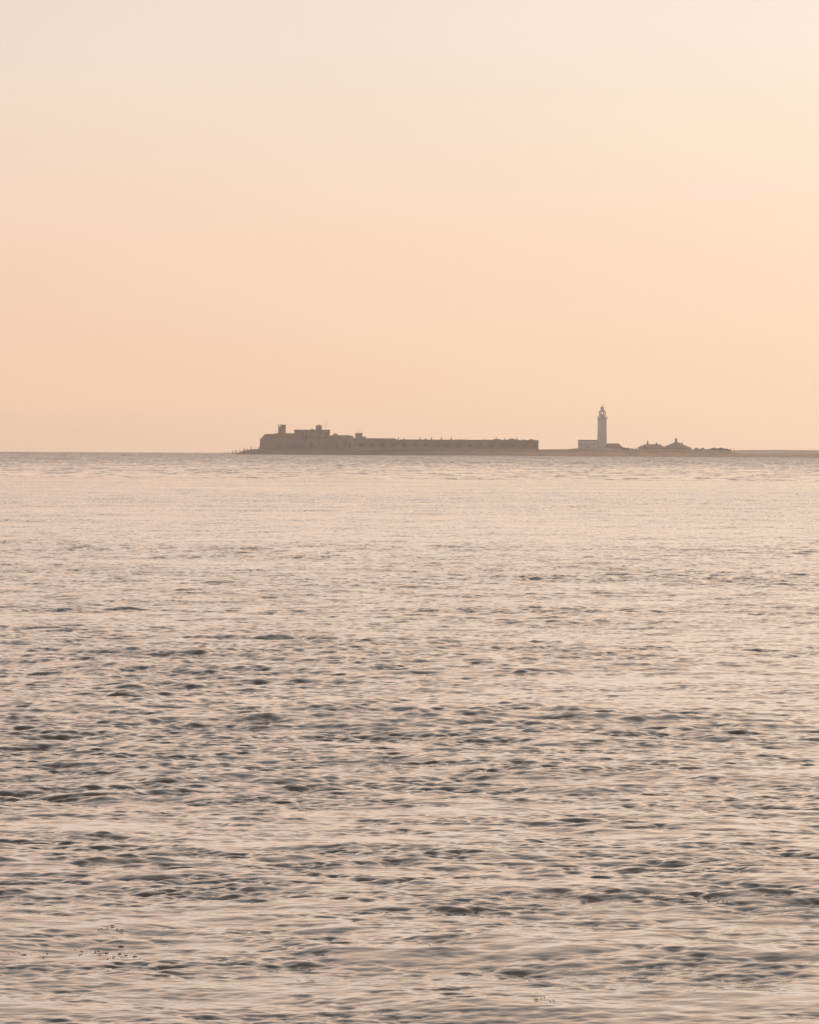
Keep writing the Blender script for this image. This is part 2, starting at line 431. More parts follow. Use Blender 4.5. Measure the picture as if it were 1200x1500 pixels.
def old_castle():
    base = gpt(450, DC)
    r = thing('stone_castle', 'old stone castle with a flat topped keep and rounded bastions beside the low fort wing', 'castle', base)
    X_ = lambda p: lx(p, r); Z_ = lambda y, p=450: lz(y, r, p)
    # rounded left bastion: a half-octagon plan, battered, with a sloping earth cap
    cx = X_(412); ry = 14.0
    def ring(rx, ryy, z, n=20, cy=6):
        return [(cx + rx * math.cos(2*PI*k/n), cy + ryy * math.sin(2*PI*k/n), z) for k in range(n)]
    rad = cx - X_(380.2)
    bm = NB()
    loft(bm, [ring(rad + .5, 14.5, -1.5), ring(rad, 14, Z_(650, 390)), ring(rad - .2, 13.8, Z_(642.2, 384))])
    mesh_obj('bastion_wall', bm, M_STONE, r)
    bm = NB()
    loft(bm, [ring(rad - .21, 13.6, Z_(642.3, 384)), ring(rad - 1.3, 12.8, Z_(640.8, 384)), ring(rad - 2.4, 11.6, Z_(637.0, 390)), ring(rad - 3.5, 10.6, Z_(635.7, 395)), ring(rad - 9, 7, Z_(635.1, 405))])
    mesh_obj('bastion_roof', bm, M_TURF, r)
    # curtain between bastion and keep, and the right bastion
    bm = NB()
    box(bm, X_(404), X_(446), -4.5, 22, -1.5, Z_(634.6, 425))
    box(bm, X_(440), X_(492), -7.2, 18, -1.5, Z_(643.5, 465))
    mesh_obj('curtain_wall', bm, M_STONE, r)
    bm = NB()
    c2 = X_(500); r2 = X_(519.5) - c2
    def ring2(k, z, n=18): return [(c2 + r2*k*math.cos(2*PI*i/n), 6 + 13*k*math.sin(2*PI*i/n), z) for i in range(n)]
    loft(bm, [ring2(1.03, -1.5), ring2(1.0, Z_(643, 500)), ring2(.985, Z_(641.2, 500))])
    mesh_obj('bastion_wall', bm, M_STONE, r)
    bm = NB()
    loft(bm, [ring2(.97, Z_(641.3, 500)), ring2(.93, Z_(639.9, 500)), ring2(.86, Z_(638.6, 500)), ring2(.72, Z_(637.6, 500)), ring2(.3, Z_(637.2, 500))])
    mesh_obj('bastion_roof', bm, M_TURF, r)
    # rooftop cabin on the right bastion
    bm = NB(); z0 = Z_(637.4, 491)
    box(bm, X_(487.6), X_(494.2), 2, 7, z0 - .5, Z_(635.6, 491))
    loft(bm, [[(X_(488.2), 2.2, Z_(635.6, 491)), (X_(493.6), 2.2, Z_(635.6, 491)), (X_(493.6), 6.8, Z_(635.6, 491)), (X_(488.2), 6.8, Z_(635.6, 491))],
              [(X_(489.4), 3, Z_(634.9, 491)), (X_(492.6), 3, Z_(634.9, 491)), (X_(492.6), 6, Z_(634.9, 491)), (X_(489.4), 6, Z_(634.9, 491))]])
    mesh_obj('roof_cabin', bm, M_CONC, r)
    # twelve-sided keep
    ck = X_(456.6); rk = (X_(483.1) - X_(430.1)) / 2
    bm = NB()
    ph = PI / 12
    f = 1 / math.cos(ph)
    lathe(bm, [(rk * .985 * f, -1.5), (rk * .985 * f, Z_(631.2)), (rk * f, Z_(631.0)), (rk * f, Z_(629.3)), (rk * f * .94, Z_(629.3)), (rk * f * .94, Z_(630.2))], 12, ck, 14, True, ph)
    kp = mesh_obj('keep', bm, M_KEEP, r)
    bm = NB(); tr = (X_(471.0) - X_(462.0)) / 2; tx = X_(466.5); zt = Z_(629.6)
    lathe(bm, [(tr, zt - 1.2), (tr, Z_(624.8)), (tr * 1.05, Z_(624.7)), (tr * 1.05, Z_(624.2))], 16, tx, 13)
    tu = mesh_obj('turret', bm, M_KEEP, kp)
    bm = NB()
    lathe(bm, [(tr*1.0, Z_(624.2)+.003), (tr*.93, Z_(623.5)), (tr*.72, Z_(622.8)), (tr*.4, Z_(622.25)), (tr*.1, Z_(622.0))], 16, tx, 13)
    mesh_obj('turret_dome', bm, M_SLATE, kp, True)
    bm = NB()
    lathe(bm, [(2.7*SC, Z_(629.8)-1), (2.7*SC, Z_(629.2)), (2.0*SC, Z_(628.6)), (1.0*SC, Z_(627.9)), (.2*SC, Z_(627.8))], 12, X_(456.6), 14)
    mesh_obj('roof_cap', bm, M_SLATE, kp)
    # openings in the curtain and bastions
    for pxa, pxb, ya, yb, yy in ((437.2, 439.6, 650, 656, -4.53), (455.4, 458.4, 648.2, 657, -7.23), (452.2, 453.6, 650, 654.5, -7.23), (468, 469.4, 649, 652, -7.23), (478.5, 480, 649, 652, -7.23)):
        bm = NB()
        box(bm, X_(pxa) - .25, X_(pxb) + .25, yy - .12, yy + .1, Z_(yb) - .2, Z_(ya) + .25)
        w = mesh_obj('embrasure', bm, M_CONC, r)
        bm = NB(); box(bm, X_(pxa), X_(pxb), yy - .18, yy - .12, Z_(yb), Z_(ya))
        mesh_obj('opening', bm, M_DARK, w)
    for pxa in (493.5, 509.0):
        ang = math.acos(max(-1, min(1, (X_(pxa + 2.5) - c2) / r2)))
        p = Vector((c2 + r2 * math.cos(-ang), 6 - 13 * math.sin(ang), 0))
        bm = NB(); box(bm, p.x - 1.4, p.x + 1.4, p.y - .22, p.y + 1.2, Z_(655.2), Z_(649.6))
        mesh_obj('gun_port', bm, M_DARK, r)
    # chain of upper slits on the keep
    for k in (-2, -1, 0, 1, 2):
        a = -PI/2 + k * PI/6
        c = Vector((ck + rk*.985 * math.cos(a), 14 + rk*.985 * math.sin(a), Z_(634)))
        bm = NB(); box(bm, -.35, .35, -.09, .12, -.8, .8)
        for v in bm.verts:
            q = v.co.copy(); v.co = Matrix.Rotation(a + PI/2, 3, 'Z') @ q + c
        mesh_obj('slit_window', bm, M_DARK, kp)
    # flagpole stands on the keep
    fp = thing('flagpole', 'thin bare flagpole standing on the roof of the castle keep', 'flagpole', base + Vector((X_(477.2), 10, Z_(630.2))))
    bm = NB(); lathe(bm, [(.10, 0), (.075, 3), (.045, Z_(616.6) - Z_(630.2))], 8); mesh_obj('pole', bm, M_METAL, fp)
    bm = NB(); lathe(bm, [(.02, 0), (.11, .06), (.11, .16), (.02, .22)], 8, cap=True)
    b = mesh_obj('finial', bm, M_METAL, fp); b.location.z = Z_(616.6) - Z_(630.2)
    bm = NB(); lathe(bm, [(.35, -.05), (.35, .3), (.14, .42)], 8); mesh_obj('base', bm, M_CONC, fp)
    # lookout tower on the left bastion
    zb = Z_(635.05, 412)
    lt = thing('lookout_tower', 'square concrete lookout tower with overhanging flat roof on the left bastion', 'lookout tower', base + Vector((X_(412.7), 6, zb)))
    zt = Z_(624.3, 412) - zb; zr = Z_(622.0, 412) - zb; hw = (X_(418.2) - X_(407.2)) / 2
    bm = NB(); box(bm, -hw, hw, -2.2, 2.6, -.6, zt - .1); mesh_obj('wall', bm, M_CONC, lt)
    bm = NB(); box(bm, -hw + 1.5, hw, -1.9, 2.4, zt - .1, zr - .35); mesh_obj('observation_room', bm, M_CONC, lt)
    bm = NB(); box(bm, -hw - .15, hw + .2, -2.6, 2.9, zr - .35, zr); mesh_obj('roof_slab', bm, M_TRIM, lt)
    for z1 in (1.9, 3.4):
        bm = NB(); box(bm, -hw + .6, hw - .6, -2.26, -2.1, z1, z1 + .38); mesh_obj('window_strip', bm, M_DARK, lt)
    for yy in (-2.0, 2.2):
        bm = NB(); tube(bm, [(-hw + .1, yy, zt - .1), (-hw + .1, yy, zr - .36)], .06); mesh_obj('roof_prop', bm, M_METAL, lt)
    return r
old_castle()

# ------------------------------------------------------------------ CASEMATE WING
def wing():
    D = 3412.0
    base = gpt(660, D); 
    r = thing('fort_wing', 'long low granite fort wing with a row of gun ports, right of the old castle', 'fort', base)
    xl = lambda p: X(p, D) - base.x
    zl = lambda y, p: Z(p, y, D) - base.z
    x0, x1 = xl(517.0), xl(789.0)
    ztop0, ztop1 = zl(641.9, 560), zl(644.2, 700)
    xs = xl(585)
    za, zb = zl(655.2, 660), zl(649.6, 660)
    zc = ztop1 - .55
    cs = [c + random.uniform(-.7, .7) for c in np.arange(528.8, 786, 15.95)]
    hw = 3.55 * D / FPX
    # front wall: plinth band, piers between the ports, spandrel band
    bm = NB()
    loft(bm, [[(x0, -1.2, -2), (x1, -1.2, -2), (x1, 14, -2), (x0, 14, -2)], [(x0, 0, za), (x1, 0, za), (x1, 14, za), (x0, 14, za)]])
    e = x0
    for c in cs:
        box(bm, e, xl(c) - hw, 0, 14, za, zb); e = xl(c) + hw
    box(bm, e, x1, 0, 14, za, zb)
    box(bm, x0, x1, 0, 14, zb, zc)
    mesh_obj('wall', bm, M_STONE, r)
    # projecting string course and parapet
    bm = NB()
    box(bm, xs + .003, x1 + .25, -.3, 14.2, zc, zc + .22); box(bm, xs + .003, x1, -.05, 2.2, zc + .22, ztop1)
    box(bm, x1 - 1.2, x1 + .02, 2.2, 14, zc + .22, ztop1)
    mesh_obj('parapet', bm, M_KEEP, r)
    # raised left section
    bm = NB()
    zs = ztop0
    loft(bm, [[(x0, -.1, zc + .002), (xs, -.1, zc + .002), (xs, 14, zc + .002), (x0, 14, zc + .002)], [(x0, 0, zs), (xl(578), 0, zs - .05), (xl(578), 13, zs - .05), (x0, 13, zs)]])
    mesh_obj('raised_parapet', bm, M_KEEP, r)
    # earth roof mounds
    for pa, pb, yt in ((720, 737, 642.9), (742, 758.5, 642.4), (774, 784, 643.2), (655, 700, 643.8), (592, 606, 643.9), (668, 676, 643.5), (704, 716, 643.7), (763, 771, 643.7)):
        bm = NB(); n = 9
        rr = []
        for k in range(n):
            s = k / (n - 1); hgt = math.sin(PI * s) ** .6
            xx = xl(pa + (pb - pa) * s); zt = zc + .1 + (zl(yt, (pa+pb)/2) - zc - .1) * hgt + random.uniform(-.06, .06) * (0 < k < n-1)
            rr.append([(xx, 2.6, zc), (xx, 4.2, zt), (xx, 8.5, zt), (xx, 11.5, zc)])
        loft(bm, rr)
        mesh_obj('roof_mound', bm, M_TURF, r)
    # iron gun shields deep in the ports
    for i, c in enumerate(cs):
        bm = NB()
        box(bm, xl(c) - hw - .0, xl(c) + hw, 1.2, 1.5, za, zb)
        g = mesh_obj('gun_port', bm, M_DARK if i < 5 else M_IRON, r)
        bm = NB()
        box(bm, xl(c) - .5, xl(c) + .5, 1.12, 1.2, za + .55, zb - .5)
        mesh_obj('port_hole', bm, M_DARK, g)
    # pale coping line at the foot
    bm = NB(); 
    xe = x1
    loft(bm, [[(x0, -1.9, -2), (xe + .5, -1.9, -2), (xe + .5, -1.2, -2), (x0, -1.2, -2)], [(x0, -1.6, za - 1.75), (xe + .3, -1.6, za - 1.75), (xe + .3, -.3, za - 1.75), (x0, -.3, za - 1.75)]])
    mesh_obj('footing', bm, M_CONC, r)
    # two-step rooftop post at the left end of the wing
    zr = zs
    lp = thing('gun_director_post', 'small boxy rooftop post with a rail, at the left end of the fort wing', 'rooftop post', base + Vector((xl(526), 6, zr - .03)))
    ox = xl(526)
    q = lambda p: xl(p) - ox
    h1 = zl(634.6, 526) - zr; h2 = zl(639.2, 533) - zr
    bm = NB(); box(bm, q(520.3), q(530.8), -2.3, 2.5, 0, h1 - .25); mesh_obj('wall', bm, M_CONC, lp)
    bm = NB(); box(bm, q(530.8) + .01, q(535.9), -1.8, 2.2, 0, h2); mesh_obj('annex', bm, M_CONC, lp)
    bm = NB(); box(bm, q(521.2), q(531.3), -2.7, 2.8, h1 - .25, h1 + .1); mesh_obj('roof_slab', bm, M_TRIM, lp)
    bm = NB(); zz = h1 + .1
    for p in (522, 524.5, 527.5, 530.5): tube(bm, [(q(p), -2.4, zz), (q(p), -2.4, zz + .75)], .06)
    tube(bm, [(q(522), -2.4, zz + .72), (q(530.5), -2.4, zz + .72)], .05)
    mesh_obj('railing', bm, M_METAL, lp)
    bm = NB(); box(bm, q(522.5), q(529.5), -2.36, -2.2, h1 - 1.1, h1 - .6); mesh_obj('window_strip', bm, M_DARK, lp)
    # posts along the wing's parapet
    def make_post(hh):
        t = thing('parapet_post', 'x', 'post', (0, 0, 0), 0, 'thin posts along the fort wing\'s parapet')
        bm = NB(); lathe(bm, [(.36, 0), (.34, .25), (.19, .5), (.14, hh * .8), (.05, hh)], 8); mesh_obj('shaft', bm, M_METAL, t)
        bm = NB(); box(bm, -.5, .5, -.5, .5, -.25, 0); mesh_obj('plinth', bm, M_CONC, t)
        return t
    spots = [(583.5, 640.0, 'tallest slender parapet post where the wing\'s raised left section steps down'),
             (592.3, 642.4, 'short stub post just right of the step in the fort wing\'s parapet'),
             (615.4, 640.0, 'tapered parapet post left of the stub, first of the evenly spaced row on the wing'),
             (623.2, 642.4, 'short stub post between the first two tapered parapet posts of the row'),
             (632.0, 640.0, 'tapered parapet post right of the second stub, second of the evenly spaced row'),
             (646.4, 640.0, 'third tapered parapet post of the evenly spaced row on the fort wing'),
             (661.3, 640.0, 'rightmost tapered parapet post of the evenly spaced row on the fort wing'),
             (727.2, 640.6, 'post beside the left earth mound on the fort wing\'s roof'),
             (740.0, 641.0, 'post between the two long earth mounds on the fort wing\'s roof'),
             (748.8, 641.6, 'short post on the middle earth mound of the fort wing\'s roof'),
             (757.4, 640.4, 'post at the right end of the middle earth mound on the wing')]
    protos = {}
    for px, py, lab in spots:
        zb0 = ztop1 
        hh = zl(py, px) - zb0
        key = round(hh, 1)
        if key not in protos: protos[key] = t = make_post(max(hh, .5))
        else: t = dup(protos[key])
        t['label'] = lab
        t.location = base + Vector((xl(px), 1.0, zb0 + .25))
wing()

# ------------------------------------------------------------------ wooden posts off the castle's tip
def groyne():
    tab = [(329.6, 661.7, 665.8, 'outermost timber post, standing alone in the water left of the castle\'s tip'),
           (334.8, 661.3, 665.8, 'thinner timber post standing in the water, second from the left'),
           (340.2, 660.0, 666.2, 'leaning timber post at the water\'s edge, third from the left'),
           (342.4, 661.5, 666.2, 'short timber post close behind the leaning one at the water\'s edge'),
           (345.6, 658.8, 665.5, 'fat timber post where the dark foreshore begins'),
           (347.4, 661.0, 664.5, 'low timber post on the lowest part of the foreshore'),
           (351.4, 657.6, 662.8, 'thin timber post on the rising foreshore, sixth from the right'),
           (357.6, 656.2, 660.8, 'thickest timber post halfway up the foreshore slope'),
           (362.0, 656.8, 659.8, 'stubby timber post right of the thickest one on the foreshore'),
           (368.2, 654.2, 659.0, 'tallest timber post on the crest of the foreshore'),
           (373.4, 655.6, 658.5, 'second timber post from the right, near the castle wall'),
           (378.4, 654.6, 658.2, 'rightmost timber post, nearly touching the castle\'s left wall')]
    D = 3436.0
    first = None
    for i, (px, py, pb, lab) in enumerate(tab):
        zt = Z(px, py, D)
        x = X(px, D); zb = min(ground(x, D), Z(px, pb, D)) - .8
        bm = NB(); hh = zt - zb; w = .30 if i in (4, 7) else .17 if i in (1, 6, 10) else .22
        lean = .55 if i == 2 else random.uniform(-.12, .12)
        loft(bm, [[(w*math.cos(2*PI*k/8), w*math.sin(2*PI*k/8), 0) for k in range(8)],
                  [(lean*.6 + w*.95*math.cos(2*PI*k/8), w*.95*math.sin(2*PI*k/8), hh*.7) for k in range(8)],
                  [(lean + w*.8*math.cos(2*PI*k/8), w*.8*math.sin(2*PI*k/8), hh + .12*math.cos(2*PI*k/8)) for k in range(8)]])
        o = mesh_obj('timber_post', bm, M_WOOD); o.location = (x - lean*.5, D, zb)
        tag(o, lab, 'post', 'timber posts off the castle\'s tip')
groyne()

# ------------------------------------------------------------------ LIGHTHOUSE
DL = 3405.0
SL = DL / FPX
def lighthouse():
    z0 = Z(882, 659.5, DL)
    base = Vector((X(882.2, DL), DL, z0))
    r = thing('lighthouse', 'tall white tapering lighthouse with a domed lantern room above a gallery', 'lighthouse', base)
    zz = lambda y: Z(882, y, DL) - z0
    bm = NB()
    lathe(bm, [(7.55*SL, -2.0), (7.5*SL, 0), (7.25*SL, zz(645)), (6.9*SL, zz(630)), (6.55*SL, zz(616)), (6.5*SL, zz(614.2)), (6.9*SL, zz(613.4)), (7.2*SL, zz(612.9))], 40)
    mesh_obj('tower', bm, M_WHITE, r, True)
    bm = NB()
    lathe(bm, [(7.1*SL, zz(612.9)+.004), (7.75*SL, zz(612.6)), (7.75*SL, zz(611.9)), (4.0*SL, zz(611.9))], 40)
    g = mesh_obj('gallery', bm, M_WHITE, r)
    bm = NB(); n = 20; rr = 7.5*SL; zg = zz(611.9)
    for k in range(n):
        a = 2*PI*k/n
        tube(bm, [(rr*math.cos(a), rr*math.sin(a), zg), (rr*math.cos(a), rr*math.sin(a), zg + 1.05)], .035, 5)
    for h in (.55, 1.05):
        tube(bm, [(rr*math.cos(2*PI*k/40), rr*math.sin(2*PI*k/40), zg + h) for k in range(41)], .028, 5)
    mesh_obj('railing', bm, M_METAL, g)
    bm = NB()
    lathe(bm, [(4.9*SL, zz(611.9)+.004), (4.9*SL, zz(608.2)), (5.0*SL, zz(608.1)), (5.0*SL, zz(607.6)), (4.5*SL, zz(607.6))], 24)
    mesh_obj('lantern_wall', bm, M_WHITE, r)
    zA, zB = zz(607.6), zz(603.0)
    bm = NB(); n = 8
    for k in range(n):
        a = 2*PI*(k+.5)/n + PI/2
        tube(bm, [(4.75*SL*math.cos(a), 4.75*SL*math.sin(a), zA), (4.75*SL*math.cos(a), 4.75*SL*math.sin(a), zB)], .26, 6)
    for k in range(n):
        a = 2*PI*(k+.5)/n + PI/2; b = 2*PI*(k+1.5)/n + PI/2
        tube(bm, [(4.75*SL*math.cos(a), 4.75*SL*math.sin(a), (zA+zB)/2), (4.75*SL*math.cos(b), 4.75*SL*math.sin(b), (zA+zB)/2)], .07, 5)
    gb = mesh_obj('lantern_frame', bm, M_LGREY, r)
    bm = NB(); lathe(bm, [(4.6*SL, zA + .01), (4.6*SL, zB - .01)], 8, 0, 0, False, PI/8); mesh_obj('lantern_glazing', bm, M_GLASS, r)
    bm = NB(); lathe(bm, [(.25, zA + .0), (.25, zA + .35)], 10); mesh_obj('lamp_pedestal', bm, M_METAL, r)
    bm = NB(); 
    lathe(bm, [(5.15*SL, zB - .12), (5.2*SL, zB + .05), (4.6*SL, zz(602.0)), (3.6*SL, zz(601.0)), (2.3*SL, zz(600.4)), (2.0*SL, zz(600))], 24)
    rf = mesh_obj('lantern_roof', bm, M_LGREY, r, True)
    bm = NB(); lathe(bm, [(1.8*SL, zz(600)-.1), (2.35*SL, zz(599.2)), (2.45*SL, zz(597.8)), (2.2*SL, zz(596.3)), (1.5*SL, zz(595.4)), (.3*SL, zz(595.0))], 16); mesh_obj('vent_cowl', bm, M_LGREY, rf, True)
    bm = NB(); tube(bm, [(0, 0, zz(595.1)), (0, 0, zz(592.6))], .07); tube(bm, [(-.3*SL, 0, zz(593.4)), (2.6*SL, 0, zz(593.4))], .07)
    box(bm, .9*SL, 2.6*SL, -.04, .04, zz(593.7), zz(593.0)); box(bm, -.7*SL, -.2*SL, -.03, .03, zz(593.55), zz(593.2))
    mesh_obj('weathervane', bm, M_METAL, rf)
lighthouse()

def window(parent, x, y, z, w, h, mat=None):
    bm = NB(); box(bm, x - w/2 - .1, x + w/2 + .1, y - .05, y + .08, z - .1, z + h + .1); o = mesh_obj('window', bm, M_TRIM if mat is None else mat, parent)
    bm = NB(); box(bm, x - w/2, x + w/2, y - .08, y - .05, z, z + h); mesh_obj('pane', bm, M_PANE, o)
    return o

def flat_building():
    D = DL - 1.0
    z0 = Z(860, 657.5, D); base = Vector((X(860.5, D), D, z0))
    r = thing('flat_roofed_building', 'low white flat roofed block attached to the left of the lighthouse', 'building', base)
    xl = lambda p: X(p, D) - base.x; zz = lambda y: Z(860, y, D) - z0
    bm = NB(); box(bm, xl(847.3), xl(875.2), 0, 9, -1.5, zz(645.5)); mesh_obj('wall', bm, M_WHITE, r)
    bm = NB(); box(bm, xl(847.1), xl(874.9), -.15, 9.15, zz(645.5), zz(644.3)); mesh_obj('roof', bm, M_TRIM, r)
    for p in (851.5, 857.5, 865.0, 870.5): window(r, xl(p), 0, zz(652.3), .9, 1.3, M_WHITE)
    bm = NB(); box(bm, xl(860.6), xl(862.4), -.06, .08, zz(656.8), zz(651.4)); d = mesh_obj('door', bm, M_PANE, r)
    bm = NB(); box(bm, .1 + xl(861.5), .2 + xl(861.5), -.12, -.06, zz(654.4), zz(654.1)); mesh_obj('handle', bm, M_METAL, d)
    # white yard wall
    D2 = DL - 9
    zb = Z(884, 660.5, D2); b2 = Vector((X(884, D2), D2, zb))
    w = thing('yard_wall', 'low white yard wall in front of the lighthouse foot', 'wall', b2)
    xl2 = lambda p: X(p, D2) - b2.x; z2 = lambda y: Z(884, y, D2) - zb
    bm = NB(); box(bm, xl2(872.5), xl2(897), 0, .4, -1.2, z2(656.6)); box(bm, xl2(872.5), xl2(872.5) + .4, .4, 7, -1.2, z2(656.6)); mesh_obj('wall', bm, M_WHITE, w)
    bm = NB(); box(bm, xl2(872.5) - .08, xl2(897) + .08, -.08, .48, z2(656.6), z2(656.6) + .14); mesh_obj('coping', bm, M_WHITE, w)
flat_building()

# pitched-roof house: ridge along local x; each end hipped by an inset (0 = gable)
def house(name, label, px, D, rot, L, W, y_eave, y_ridge, insL, insR, wallm, chim, wins, bottom=660.0, over=.35):
    zb = Z(px, bottom, D)
    base = Vector((X(px, D), D, zb))
    r = thing(name, label, 'house', base, rot)
    he = Z(px, y_eave, D) - zb; hr = Z(px, y_ridge, D) - zb
    bm = NB(); box(bm, -L/2, L/2, -W/2, W/2, -2, he)
    if insL == 0:
        loft(bm, [[(-L/2, -W/2, he), (-L/2, W/2, he), (-L/2, 0, hr - .1)], [(-L/2 + .3, -W/2, he), (-L/2 + .3, W/2, he), (-L/2 + .3, 0, hr - .1)]])
    mesh_obj('wall', bm, wallm, r)
    bm = NB(); a, b = L/2 + over, W/2 + over
    pts = [(-a, -b, he - .03), (a, -b, he - .03), (a, b, he - .03), (-a, b, he - .03), (-L/2 + insL - (over if insL == 0 else 0), 0, hr), (L/2 - insR, 0, hr)]
    th = [(p[0], p[1], p[2] + .22) for p in pts]
    v = [bm.verts.new(p) for p in th] 
    bs = [bm.verts.new(p) for p in pts[:4]]
    for f in ((0, 1, 5, 4), (2, 3, 4, 5), (1, 2, 5)): bm.faces.new([v[i] for i in f])
    if insL > 0: bm.faces.new((v[3], v[0], v[4]))
    else:
        vb = bm.verts.new(pts[4]); bm.faces.new((v[0], v[4], vb, bs[0])); bm.faces.new((v[4], v[3], bs[3], vb))
    for i in range(4):
        j = (i + 1) % 4
        if insL == 0 and i == 3: continue
        bm.faces.new((v[i], v[j], bs[j], bs[i]))
    if insL > 0: bm.faces.new(bs[::-1])
    else:
        vc = bm.verts.new((L/2 - insR, 0, hr - .2))
        bm.faces.new((bs[0], bs[1], vc, vb)); bm.faces.new((bs[2], bs[3], vb, vc)); bm.faces.new((bs[1], bs[2], vc))
    rf = mesh_obj('roof', bm, M_SLATE, r)
    for cxp, yt, w, pots in chim:
        cxl = (X(cxp, D) - base.x) / math.cos(rot)
        zt = Z(cxp, yt, D) - zb
        bm = NB(); box(bm, cxl - w/2, cxl + w/2, -.55, .55, he + .2, zt - .25); box(bm, cxl - w/2 - .1, cxl + w/2 + .1, -.65, .65, zt - .25, zt)
        c = mesh_obj('chimney', bm, M_BRICK, rf)
        for k in range(pots):
            bm = NB(); lathe(bm, [(.19, zt), (.15, zt + .55), (.19, zt + .62)], 8, cxl + (k - (pots-1)/2) * .75, 0); mesh_obj('chimney_pot', bm, M_BRICK, c)
    for wx in wins: window(r, wx, -W/2, he - 1.9, .9, 1.2, M_COTT)
    return r

DH = 3407.0
house('cottage', 'small slate roofed cottage with white gable just right of the lighthouse', 900.3, DL - 2, math.radians(14), 8.0, 6.0, 656.2, 650.0, 0, 1.5, M_WHITE, [], (-1.6, 1.6), 661)
house('bungalow', 'wide low hip roofed house with two chimneys along a level ridge', 954, DH, 0.0, 15.0, 11.0, 655.8, 651.2, 4.0, 2.2, M_COTT, [(948.9, 646.6, .85, 1), (961.9, 648.3, .7, 0)], (-4.5, -1, 3.5))
house('hipped_house', 'taller pyramid roofed house with a double chimney at its apex', 991, DH - 4, 0.0, 17.0, 13.0, 656.8, 648.3, 7.6, 7.6, M_COTT, [(990.4, 643.0, 1.25, 2), (999.0, 648.0, .7, 0)], (-5, -1.5, 2, 5.5))

# ------------------------------------------------------------------ SHRUBS
def shrub(px0, px1, ytop, D, label, cat='bush', shape=0, ybot=660.5):
    zb = Z((px0+px1)/2, ybot, D); x0, x1 = X(px0, D), X(px1, D); h = Z((px0+px1)/2, ytop, D) - zb
    cx = (x0 + x1)/2; w = (x1 - x0)/2
    r = thing('shrub', label, cat, Vector((cx, D, zb)), 0, 'wind-clipped shrubs on the spit')
    bm = NB()
    nl = max(3, int(w / 1.1))
    lobes = []
    for k in range(nl):
        s = (k + .5)/nl*2 - 1
        hh = h * (1 - .45 * abs(s) ** 2.2) * random.uniform(.72, 1.0)
        if shape > 0: hh *= 1 - .35 * max(0, s)
        lobes.append((s * w * .86, random.uniform(-1.2, 1.2), hh, w/nl*1.45))
    lobes[nl//2] = (lobes[nl//2][0], 0, h, lobes[nl//2][3])
    for lxp, ly, lh, lr in lobes:
        for _ in range(int(230)):
            th = random.uniform(0, 2*PI); ph = math.acos(random.uniform(-.2, 1)); q = random.uniform(.55, 1.0) ** .5
            p = Vector((lxp + lr*q*math.sin(ph)*math.cos(th), ly + lr*1.1*q*math.sin(ph)*math.sin(th), max(0.0, lh*.35 + lh*.65*q*math.cos(ph))))
            if random.random() < .3: p.z *= random.uniform(.1, .8)
            s = random.uniform(.2, .44)
            d = Vector((random.gauss(0, 1), random.gauss(0, 1), random.gauss(.3, 1))).normalized(); e = d.orthogonal().normalized()
            bm.faces.new([bm.verts.new(p + v) for v in (d*s*1.3, e*s*.7, -d*s*1.1, -e*s*.7)])
    mesh_obj('foliage', bm, M_LEAF, r, recalc=False)
    for lxp, ly, lh, lr in lobes:
        bm = NB()
        loft(bm, [[(a + rr*math.cos(2*PI*k/6), b + rr*math.sin(2*PI*k/6), c) for k in range(6)] for a, b, c, rr in
                  ((lxp*.8, ly*.6, -.6, .13), (lxp*.93, ly*.8, lh*.35, .09), (lxp, ly, lh*.75, .05))])
        mesh_obj('stem', bm, M_STEM, r)

DS = 3386.0
for a in ((911.5, 917.5, 655.4, 'small rounded shrub touching the right wall of the white gabled cottage', 0),
          (916.5, 923.5, 656.0, 'ragged low shrub second to the right of the white gabled cottage', 0),
          (922.0, 929.0, 657.0, 'lowest thin shrub midway between the cottage and the wide bungalow', 0),
          (928.5, 936.0, 657.2, 'shrub at the left corner of the wide two chimney bungalow', 0),
          (937.0, 951.0, 658.2, 'flat hedge like shrub below the left half of the bungalow', 0),
          (952.0, 968.0, 658.4, 'flat hedge like shrub below the right half of the bungalow', 0),
          (969.0, 985.0, 658.0, 'shrub filling the gap between the bungalow and the pyramid roofed house', 0),
          (986.0, 1003.0, 658.2, 'hedge like shrub in front of the pyramid roofed house', 0),
          (1002.0, 1015.0, 658.2, 'shrub under the right eave of the pyramid roofed house', 0),
          (1015.5, 1025.0, 656.1, 'bushy rounded shrub right of the pyramid roofed house', 0),
          (1024.0, 1035.0, 656.2, 'shrub with a sloping right side before the dip in the skyline', 1),
          (1034.0, 1043.0, 658.2, 'low shrub in the dip between two bushier clumps', 0),
          (1040.0, 1052.0, 655.9, 'broad tall shrub at the left of the rightmost clump', 0),
          (1050.0, 1062.0, 655.6, 'tallest shrub in the middle of the rightmost clump', 0),
          (1058.0, 1071.0, 657.4, 'shrub falling away at the right end of the rightmost clump', 1)):
    shrub(a[0], a[1], a[2], DS + random.uniform(-3, 3), a[3], 'bush', a[4])

# two marker posts beyond the last clump
for px, py, lab in ((1071.2, 656.4, 'left of two thin marker posts beyond the last shrub clump'), (1075.4, 656.2, 'right of two thin marker posts beyond the last shrub clump')):
    D = 3352.0; x = X(px, D); zb = ground(x, D) - .4
    bm = NB(); hh = Z(px, py, D) - zb
    lathe(bm, [(.13, 0), (.12, hh - .15), (.16, hh - .12), (.16, hh)], 8)
    o = mesh_obj('marker_post', bm, M_WOOD); o.location = (x, D, zb); tag(o, lab, 'post', 'marker posts on the spit')

